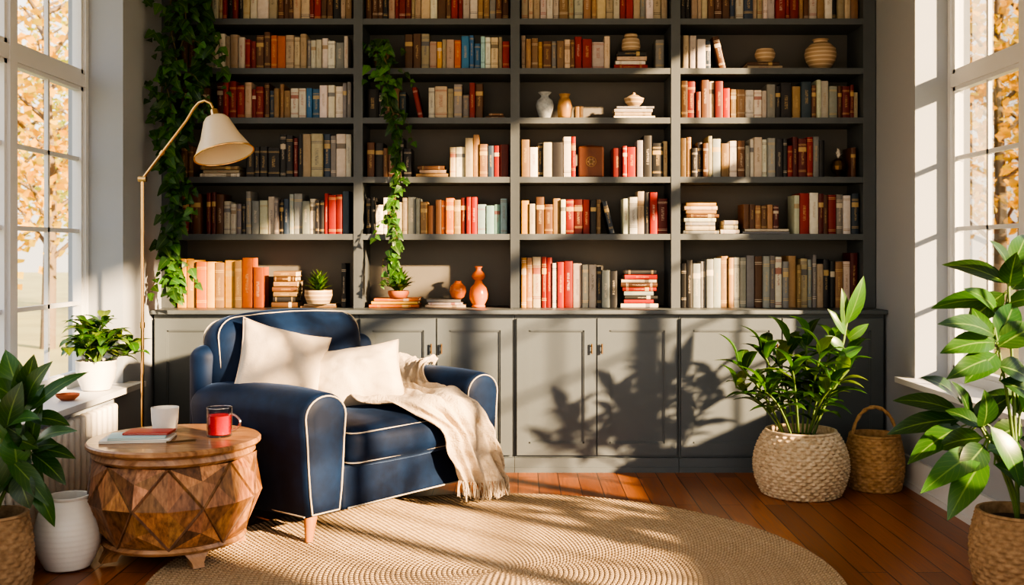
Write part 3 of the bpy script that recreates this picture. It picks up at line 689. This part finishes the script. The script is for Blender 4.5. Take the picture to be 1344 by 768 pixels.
# ---------------------------------------------------------------- armchair
SU,SV=1.18,1.045
FLx,FLy=-.925,4.585; OC=Vector((.54,.47,0)); rot=math.radians(50)
SC=Matrix.Diagonal((SU,SV,1))
cw=Vector((FLx,FLy,0))+Matrix.Rotation(rot,3,'Z')@(SC@OC); cw.z=.0125
CHR=empty('armchair',cw,(0,0,rot),label='navy blue velvet armchair with cream piping and wooden legs',category='armchair')
def CB(): return MB()
def fin(mb,name,mats,parent=CHR,**k):
    for i,p in enumerate(mb.v): mb.v[i]=SC@(p-OC)
    return mb.build(name,mats,k.pop('smooth',50),parent=parent,**k)
AW=.198
def armprof(u0,inset=0.0,w=AW,dz=0):
    pts=[]; r=.108-inset; cz=.552+dz
    pts.append((u0+.02+inset,.115+inset)); pts.append((u0+.010+inset,.22)); pts.append((u0+.002+inset,.34)); pts.append((u0-.003+inset,.45)) 
    for i in range(15):
        a=pi-pi*i/14; pts.append((u0+w/2+ (r+.002)*math.cos(a),cz+ r*math.sin(a)))
    pts.append((u0+w+.003-inset,.45)); pts.append((u0+w-.002-inset,.34)); pts.append((u0+w-.010-inset,.22)); pts.append((u0+w-.02-inset,.115+inset))
    return pts
for u0 in (0,1.08-AW):
    b=CB(); rings=[]
    for v,ins,dz in ((-.006,.050,-.004),(-.002,.028,0),(.006,.012,0),(.018,.003,0),(.036,0,0),(.15,-.004,.004),(.3,-.007,.004),(.45,-.007,0),(.6,-.004,-.006),(.74,0,-.012),(.83,.006,-.016),(.86,.02,-.018),(.87,.05,-.02)):
        rings.append([(u,v,z) for u,z in armprof(u0,ins,AW,dz)])
    b.loft(rings); ob=fin(b,'armrest',['velvet'],smooth=70)
    p=MB(); loop=[(u,.002,z) for u,z in armprof(u0,.014)]; loop.append(loop[0]); p.tube(loop,.0036,6)
    fin(p,'piping',['piping'],parent=ob,label='cream piping')
b=CB(); b.rbox(.54,.44,.215,.350,.42,.105,.02,n=4); fin(b,'seat_base',['velvet'])
b=CB()
b.tube([(.215,.016,.12),(.865,.016,.12)],.0038,6)
b.tube([(.016,.03,.12),(.018,.85,.12)],.0038,6)
fin(b,'piping',['piping'],label='cream piping')
b=CB(); b.rbox(.505,.862,.465,.485,.072,.355,.065,n=4,pf=(0,.01,.015)); fin(b,'back_frame',['velvet'])
tilt=Matrix.Translation((.475,.76,.38))@Matrix.Rotation(math.radians(-9),4,'X')
b=CB(); b.rbox(0,0,.280,.385,.120,.290,.105,n=8,pf=(0.02,.07,.040),xf=tilt); bc=fin(b,'back_cushion',['velvet'],smooth=80)
def rrect(hx,hz,r,n=6):
    pts=[]
    for cx,cz,a0 in ((hx-r,hz-r,0),(-hx+r,hz-r,pi/2),(-hx+r,-hz+r,pi),(hx-r,-hz+r,3*pi/2)):
        for i in range(n+1):
            a=a0+pi/2*i/n; pts.append((cx+r*math.cos(a),cz+r*math.sin(a)))
    pts.append(pts[0]); return pts
b=CB()
for yy in (-.062,.062):
    q=[]
    for x,z in rrect(.384,.281,.090):
        q.append(tilt@Vector((x,yy,.281+z)))
    # follow the crowned top edge
    top=[(i,p) for i,p in enumerate(q)]
    pts_=[]
    for (x,z) in rrect(.384,.281,.090):
        pts_.append((x,z))
    dense=[]
    for i in range(len(pts_)-1):
        for f in (0,.25,.5,.75):
            x=pts_[i][0]*(1-f)+pts_[i+1][0]*f; z=pts_[i][1]*(1-f)+pts_[i+1][1]*f
            e=.036*max(0,1-(x/.385)**2)*max(0,1-(yy/.12)**2) if z>.2 else 0
            dense.append(tilt@Vector((x,yy,.281+z+e+.002)))
    dense.append(dense[0])
    b.tube(dense,.0030,6)
fin(b,'piping',['piping'],parent=bc,label='cream piping')
b=CB(); b.rbox(.54,.325,.392,.336,.350,.092,.06,n=8,pf=(0,.022,.045)); sc=fin(b,'seat_cushion',['velvet'],smooth=80)
b=CB()
for zz in (.325,.460): b.tube([(.54+x,.325+y,zz) for x,y in rrect(.326,.344,.045)],.0036,6)
fin(b,'piping',['piping'],parent=sc,label='cream piping')
for u,v in ((.075,.07),(1.015,.06),(.075,.88),(1.005,.88)):
    b=CB(); su=-1 if u<.5 else 1; sv=-1 if v<.5 else 1
    b.loft([[(u+su*.018*(1-t)+ (.015+.015*t)*math.cos(a*pi/8),v+sv*.012*(1-t)+(.015+.015*t)*math.sin(a*pi/8),.125*t) for a in range(16)] for t in (0,.33,.66,1)])
    fin(b,'leg',['legwood'])
MW=Matrix.LocRotScale(cw,Euler((0,0,rot)),None)
def pillow(w,h,t,pos,rots,label,seed):
    n=30; vs=[];fs=[]
    def pp(s,q,sgn):
        k=max(0,(1-abs(s)**2.8)*(1-abs(q)**2.8))**.5
        pinchx=1-.10*(1-q*q)*abs(s)**3; pinchy=1-.10*(1-s*s)*abs(q)**3
        v3=Vector((s*1.6+seed,q*1.6,sgn*.7)); wr=.026*mnoise.noise(v3*1.3)+.014*mnoise.noise(v3*3.1)
        cr_=.010*math.sin(14*(abs(s)-abs(q)))*max(0,abs(s*q))
        return Vector((s*w/2*pinchx,sgn*(t/2*k*(.62+.38*math.cos(s*1.45)*math.cos(q*1.45))*1.1+(wr+cr_)*k),q*h/2*pinchy))
    for sgn in (-1,1):
        for i in range(n+1):
            for j in range(n+1): vs.append(pp(-1+2*i/n,-1+2*j/n,sgn))
    N=(n+1)**2
    for i in range(n):
        for j in range(n):
            a=i*(n+1)+j; fs.append((a,a+n+1,a+n+2,a+1)); a+=N; fs.append((a,a+1,a+n+2,a+n+1))
    M=MW@Matrix.Translation(SC@(Vector(pos)-OC))@rots
    E=empty('throw_pillow',(0,0,0),label=label,category='pillow',group='pillows on the armchair'); E.matrix_world=M
    b=MB(); b.add(vs,fs); o=b.build('cover',['pillow'],70,parent=E)
    md=o.modifiers.new('weld','WELD'); md.merge_threshold=.0005
    b=MB(); ed=[]
    for k in range(20): ed.append(pp(-1+k/10,-1,1))
    for k in range(20): ed.append(pp(1,-1+k/10,1))
    for k in range(20): ed.append(pp(1-k/10,1,1))
    for k in range(21): ed.append(pp(-1,1-k/10,1))
    b.tube(ed,.0035,6); b.build('seam',['seam'],60,parent=E)
rx=lambda a:Matrix.Rotation(math.radians(a),4,'X'); ry=lambda a:Matrix.Rotation(math.radians(a),4,'Y'); rz=lambda a:Matrix.Rotation(math.radians(a),4,'Z')
pillow(.46,.45,.26,(.265,.555,.70),rz(-18)@rx(-20)@ry(16),'cream linen pillow leaning on the armchair backrest',1)
pillow(.50,.36,.25,(.535,.375,.640),rz(-36)@rx(-24)@ry(-7),'oblong cream linen pillow resting on the armchair seat',5)
# throw
rows=[[(.98,.62,.655),(1.0,.54,.665),(1.02,.46,.665),(1.035,.40,.655)],
[(.92,.62,.675),(.93,.53,.685),(.95,.44,.685),(.97,.36,.675)],
[(.88,.60,.65),(.88,.50,.66),(.89,.40,.66),(.90,.31,.655)],
[(.79,.54,.56),(.80,.44,.56),(.82,.33,.57),(.86,.23,.575)],
[(.58,.42,.55),(.66,.32,.555),(.76,.22,.555),(.86,.14,.565)],
[(.42,.24,.55),(.55,.15,.555),(.69,.08,.555),(.86,.03,.56)],
[(.50,.06,.545),(.62,-.030,.535),(.75,-.058,.52),(.88,-.06,.52)],
[(.63,-.058,.42),(.73,-.074,.41),(.84,-.085,.40),(.93,-.085,.40)],
[(.70,-.06,.27),(.80,-.083,.26),(.90,-.09,.25),(.98,-.095,.26)],
[(.76,-.065,.15),(.86,-.09,.13),(.95,-.10,.12),(1.02,-.105,.13)]]
def cr(p,t):
    n=len(p)-1; g=t*n; k=min(int(g),n-1); f=g-k
    a,b_,c,d=p[max(0,k-1)],p[k],p[k+1],p[min(n,k+2)]
    return .5*((2*b_)+(c-a)*f+(2*a-5*b_+4*c-d)*f*f+(3*b_-a-3*c+d)*f**3)
G=[[Vector(q) for q in r] for r in rows]; NU,NV=70,120; pts=[]
for j in range(NV+1):
    t=j/NV; line=[cr([G[r][c] for r in range(len(G))],t) for c in range(4)]
    pts.append([cr(line,i/NU) for i in range(NU+1)])
b=MB(); vs=[]
for j in range(NV+1):
    for i in range(NU+1):
        p=pts[j][i]; du=pts[j][min(NU,i+1)]-pts[j][max(0,i-1)]; dv=pts[min(NV,j+1)][i]-pts[max(0,j-1)][i]
        n=du.cross(dv)
        n=n.normalized() if n.length>1e-9 else Vector((0,0,1))
        if n.z<0 or (abs(n.z)<.3 and n.y>0): n=-n
        s=i/NU; t=j/NV; A=.013+.008*t
        w1=mnoise.noise(Vector((s*3.2,t*5,1.3))); w2=mnoise.noise(Vector((s*8+3,t*12,4.1))); w3=mnoise.noise(Vector((s*16,t*26,7.7)))
        f=A*(1+math.sin(s*19+2.6*w1*3+2.5*math.sin(t*5)))*.8+.044*max(0,w1+.15)*(1.3-t)+.022*max(0,w2)+.007*w3
        vs.append(SC@(p-OC)+n*max(0,f+.004))
fs=[(j*(NU+1)+i,j*(NU+1)+i+1,(j+1)*(NU+1)+i+1,(j+1)*(NU+1)+i) for j in range(NV) for i in range(NU)]
b.add(vs,fs)
TH=empty('throw_blanket',cw,(0,0,rot),label='cream wool throw with fringe draped over the armchair seat and arm',category='blanket')
o=b.build('blanket',['throw'],80,parent=TH); md=o.modifiers.new('s','SOLIDIFY'); md.thickness=.008; md.offset=1
b=MB(); last=vs[-(NU+1):]
for i in range(0,NU+1):
    for k in range(2):
        p=last[i].copy()+Vector((rnd(.004),rnd(.003),.004)); q=p+Vector((rnd(.020)+.008,rnd(.012),-.065-R.uniform(0,.03))); q.z=max(q.z,.004)
        b.tube([p,p.lerp(q,.5)+Vector((rnd(.007),rnd(.007),0)),q],.0026,5)
b.build('fringe',['throw'],80,parent=TH)

# ---------------------------------------------------------------- side table
TX,TY=-1.475,4.53
E=empty('side_table',(TX,TY,.0035),label='round carved wooden drum side table with faceted sides',category='side table'); E.scale=(.97,.97,1)
b=MB(); b.lathe([(.002,.463),(.345,.463),(.362,.468),(.371,.478),(.371,.490),(.364,.497),(.002,.497)],72); b.build('table_top',['tabletop'],40,parent=E)
b=MB(); b.lathe([(.30,.425),(.338,.428),(.348,.440),(.340,.463),(.30,.463)],64); b.build('rim',['tabletop'],40,parent=E)
b=MB(); N=8
def pt(a,r,z): a+=.3; return Vector((r*math.cos(2*pi*a/N),r*math.sin(2*pi*a/N),z))
def wc(lo=.5,hi=1.35): k=R.uniform(lo,hi); return (k,k*R.uniform(.88,1.02),k*R.uniform(.75,1.05),1)
def tri(*p,lo=.5,hi=1.35): b.add(list(p),[tuple(range(len(p)))],0,wc(lo,hi),[[(0,0)]*len(p)])
def gem(corners,cen,k=.93,push=.006):
    inn=[]
    for q in corners:
        i_=cen.lerp(q,k); d=Vector((i_.x,i_.y,0)).normalized(); inn.append(i_-d*push)
    m=len(corners)
    for i in range(m):
        tri(corners[i],corners[(i+1)%m],inn[(i+1)%m],inn[i],lo=.4,hi=.7)
    for i in range(m):
        mid=(inn[i]+inn[(i+1)%m])/2
        tri(inn[i],mid,cen,lo=.6,hi=1.7); tri(mid,inn[(i+1)%m],cen,lo=.45,hi=1.3)
zA,zB,zC=.085,.260,.427
for i in range(N):
    A0,A1=pt(i,.305,zA),pt(i+1,.305,zA); C0,C1=pt(i,.352,zC),pt(i+1,.352,zC); B0,B1=pt(i-.5,.376,zB),pt(i+.5,.376,zB)
    gem([A0,B1,C0,B0],pt(i,.376,zB))
    gem([A0,A1,B1],pt(i+.5,.336,zA+.07))
    gem([C0,B1,C1],pt(i+.5,.352,zC-.06))
b.add([pt(i,.30,zA) for i in range(N)],[tuple(reversed(range(N)))],0,wc(),[[(0,0)]*N])
b.build('body',['carved'],0,parent=E)
b=MB(); b.lathe([(.25,.062),(.300,.066),(.308,.078),(.300,.092),(.25,.092)],60); b.build('base_ring',['tabletop'],40,parent=E)
for k in range(4):
    a=k*pi/2+.62; d=Vector((math.cos(a),math.sin(a),0)); s=Vector((-d.y,d.x,0)); b=MB()
    b.loft([[d*(.255+x+o)+s*y+Vector((0,0,z)) for x,y in ((-.03,-.03*w),(.035,-.03*w),(.035,.03*w),(-.03,.03*w))] for z,w,o in ((.010,.8,.03),(.03,.85,.02),(.05,1.3,.006),(.064,1.7,0))])
    b.build('foot',['tabletop'],30,parent=E)
TZ=.5012
E=empty('mug',(-1.565,4.67,TZ),label='white ceramic mug on the side table',category='mug')
b=MB(); b.lathe(hollow([(.042,0),(.050,.004),(.057,.05),(.060,.108)],.004),32); b.build('body',['ceramic'],50,parent=E)
b=MB(); b.tube([(-.052*math.cos(.9)-.028*math.sin(pi*i/10),.056*math.sin(.9)+.02*math.sin(pi*i/10),.025+.055*i/10) for i in range(11)],.005,8); b.build('handle',['ceramic'],60,parent=E)
E=empty('glass_mug',(-1.290,4.55,TZ),label='clear glass mug of red drink with handle',category='mug')
b=MB(); b.lathe([(.046,0),(.053,.003),(.0545,.06),(.055,.125),(.052,.125),(.0515,.008),(.002,.008)],36); b.build('body',['glass'],50,parent=E)
b=MB(); b.lathe([(.002,.012),(.0485,.012),(.050,.092),(.002,.093)],36); b.build('drink',['reddrink'],40,parent=E,label='bright red drink')
b=MB(); b.tube([(.053+.040*math.sin(pi*i/14)**.7,-.010*math.sin(pi*i/14),.025+.072*i/14) for i in range(15)],.0058,8); b.build('handle',['glass2'],60,parent=E,label='thick clear glass handle')
b=MB(); b.tube([(.0535*math.cos(2*pi*i/32),.0535*math.sin(2*pi*i/32),.125) for i in range(33)],.0018,6); b.build('lip',['glass2'],60,parent=E)
def flatbook(nm,cx,cy,z,w,d,t,ang,mat,label):
    E=empty(nm,(cx,cy,z),(0,0,ang),label=label,category='book')
    b=MB(); b.rbox(0,0,.0018,w/2,d/2,.0016,.001,n=1); b.rbox(0,0,t-.0018,w/2,d/2,.0016,.001,n=1); b.box(-w/2,-w/2+.003,-d/2,d/2,.001,t-.001); b.build('cover',[mat],40,parent=E)
    b=MB(); b.box(-w/2+.002,w/2-.004,-d/2+.003,d/2-.003,.0034,t-.0034); b.build('pages',['paper'],0,parent=E)
flatbook('notebook',-1.61,4.47,TZ,.28,.18,.012,.12,'paper','white covered book lying on the side table')
flatbook('notebook',-1.61,4.47,TZ+.0125,.23,.15,.010,.25,'tealpaper','pale blue notebook on the side table')
flatbook('notebook',-1.575,4.505,TZ+.023,.19,.12,.009,.02,'redpaper','red notebook on top of the book pile')
b=MB(); b.tube([(-.06,0,.004),(.055,0,.004),(.062,0,.004)],lambda t:.0036 if t<.9 else .001,8); b.build('pen',['darkbrass'],50,loc=(-1.41,4.41,TZ+.0005),rot=(0,0,.5),label='slim brass pen lying on the side table',category='pen')

# ---------------------------------------------------------------- floor lamp
LY=5.5; LX=PX(187,LY)
E=empty('floor_lamp',(LX,LY,0),label='brass floor lamp with a cream cone shade',category='floor lamp'); o=Vector((LX,LY,0))
def q(px,py,dy=0): return P(px,py,LY+dy)-o
b=MB(); b.lathe([(.11,0),(.115,.006),(.11,.018),(.03,.026),(.015,.04),(.002,.04)],40); b.build('base',['brass'],40,parent=E)
zt=q(187,235).z
b=MB(); b.tube([(0,0,.03),(0,0,zt)],.0085,12); b.tube([(0,0,.9),(0,0,.93)],.013,12); b.build('pole',['brass'],50,parent=E)
b=MB(); b.tube([(-.02,0,zt),(.02,0,zt)],.016,12); b.build('joint',['brass'],50,parent=E)
a0=Vector((0,0,zt)); a1=q(245,158,-.06)
arc=[a0,a0.lerp(a1,.5),a1,q(254,143,-.07),q(261,135,-.08),q(269,132,-.09),q(277,136,-.1),q(281,145,-.1)]
b=MB(); b.tube(arc,.0075,10); b.tube([a0.lerp(a1,.42),a0.lerp(a1,.48)],.012,10); b.build('arm',['brass'],50,parent=E)
ap=q(281,145,-.1); dr=Vector((.28,-.20,-1)).normalized(); qt=dr.to_track_quat('Z','Y').to_matrix().to_4x4(); XF=Matrix.Translation(ap)@qt
b=MB(); b.lathe([(.012,-.01),(.022,0),(.024,.03),(.034,.045)],24); b.v=[XF@p for p in b.v]; b.build('socket',['brass'],50,parent=E)
b=MB(); pr=[(.030,.030),(.052,.040),(.066,.058),(.100,.15),(.146,.236),(.150,.242),(.145,.239),(.096,.15),(.062,.062),(.03,.04)]; b.lathe(pr,48,cap=False); b.v=[XF@p for p in b.v]; b.build('lamp_shade',['shade'],40,parent=E)
b=MB(); b.lathe([(.002,.05),(.014,.055),(.016,.09),(.03,.13),(.032,.15),(.02,.175),(.002,.18)],20); b.v=[XF@p for p in b.v]; b.build('bulb',['ceramic'],60,parent=E)
b=MB(); b.tube([XF@Vector((.150*math.cos(2*pi*i/40),.150*math.sin(2*pi*i/40),.242)) for i in range(41)],.0045,6); b.build('shade_rim',['brass'],60,parent=E)

# ---------------------------------------------------------------- garden
b=MB(); b.box(-60,-2.7,-20,90,-.6,-.5); b.box(2.7,60,-20,90,-.6,-.5); b.box(-60,60,8,90,-.62,-.52); b.build('garden_ground',['ground'],0,kind='structure')
def tree(x,y,H,Rr,n,cols,label):
    E=empty('autumn_tree',(x,y,-.5),label=label,category='tree')
    b=MB(); b.tube([(0,0,0),(.05,.03,H*.35),(-.05,0,H*.7),(0,0,H*.95)],lambda t:.14*(1-.8*t)*H/8,9)
    ends=[]
    for i in range(18):
        a=i*2.4; z=H*(.2+.65*i/18); e=Vector((math.cos(a)*Rr*R.uniform(.5,.95),math.sin(a)*Rr*R.uniform(.5,.95),z+H*.12)); ends.append(e)
        b.tube([(0,0,z),Vector((0,0,z)).lerp(e,.5)+Vector((0,0,.1)),e],lambda t:.045*(1-.7*t)*H/8,6)
    b.build('trunk',['bark'],60,parent=E)
    lf=MB()
    for i in range(n):
        e=R.choice(ends); c=e*R.uniform(.7,1.05)+Vector((R.gauss(0,.40),R.gauss(0,.40),R.gauss(0,.40)))
        c.z=max(.5,c.z); d=Vector((rnd(1),rnd(1),rnd(1))).normalized()*.2
        k=R.uniform(.75,1.15); cc=R.choice(cols); lf.leaf(c,c+d,.09,(rnd(1),rnd(1),1),.1,.1,2,(min(1,cc[0]*k),min(1,cc[1]*k),cc[2]*k,1))
    lf.build('foliage',['treeleaf'],60,parent=E)
GY=[(.66,.36,.05),(.60,.34,.06),(.50,.36,.08)]; GG=[(.26,.30,.08),(.46,.36,.08),(.34,.32,.08)]
for x,y,H,r,n,c in [(-8.7,19.5,8,2.0,2100,GY),(-13.5,28,10,2.6,2400,GG),(-14.2,34.5,11,2.6,1700,GY),(-5.2,26,8,2,900,GG),(8.9,19.5,8,2.0,2100,GY),(13.4,28,10,2.6,2400,GY),(5.2,26,8,2,900,GG)]:
    tree(x,y,H,r,n,c,'slender autumn tree with golden leaves in the garden')

# ---------------------------------------------------------------- light
w=bpy.data.worlds.new('sky'); scene.world=w; w.use_nodes=True; nt=w.node_tree; bg=nt.nodes['Background']
tc=nt.nodes.new('ShaderNodeTexCoord'); sp=nt.nodes.new('ShaderNodeSeparateXYZ'); nt.links.new(tc.outputs['Generated'],sp.inputs[0])
rp=nt.nodes.new('ShaderNodeValToRGB'); nt.links.new(sp.outputs[2],rp.inputs[0])
e=rp.color_ramp.elements; e[0].position=0; e[0].color=(.85,.72,.56,1); e[1].position=1; e[1].color=(.72,.84,1,1); m=e.new(.12); m.color=(1,.91,.78,1); m=e.new(.4); m.color=(.93,.94,1,1)
nt.links.new(rp.outputs[0],bg.inputs[0]); bg.inputs[1].default_value=2.35
sl=bpy.data.lights.new('sun','SUN'); sl.energy=29; sl.color=(1,.68,.37); sl.angle=math.radians(1.8)
so=bpy.data.objects.new('sun',sl); COL.objects.link(so); so.rotation_euler=Vector((-1,.80,-.42)).to_track_quat('-Z','Y').to_euler(); so.location=(6,-3,6)

cam=bpy.data.cameras.new('camera'); co=bpy.data.objects.new('camera',cam); COL.objects.link(co); scene.camera=co
co.location=(0,0,CH); co.rotation_euler=(pi/2,0,0); cam.sensor_width=36; cam.lens=F/1344*36
cam.shift_x=-(CX-672)/1344; cam.shift_y=-(384-CY)/1344; cam.clip_start=.05
cam.dof.use_dof=True; cam.dof.focus_distance=5.3; cam.dof.aperture_fstop=3.5
scene.view_settings.look='AgX - High Contrast'
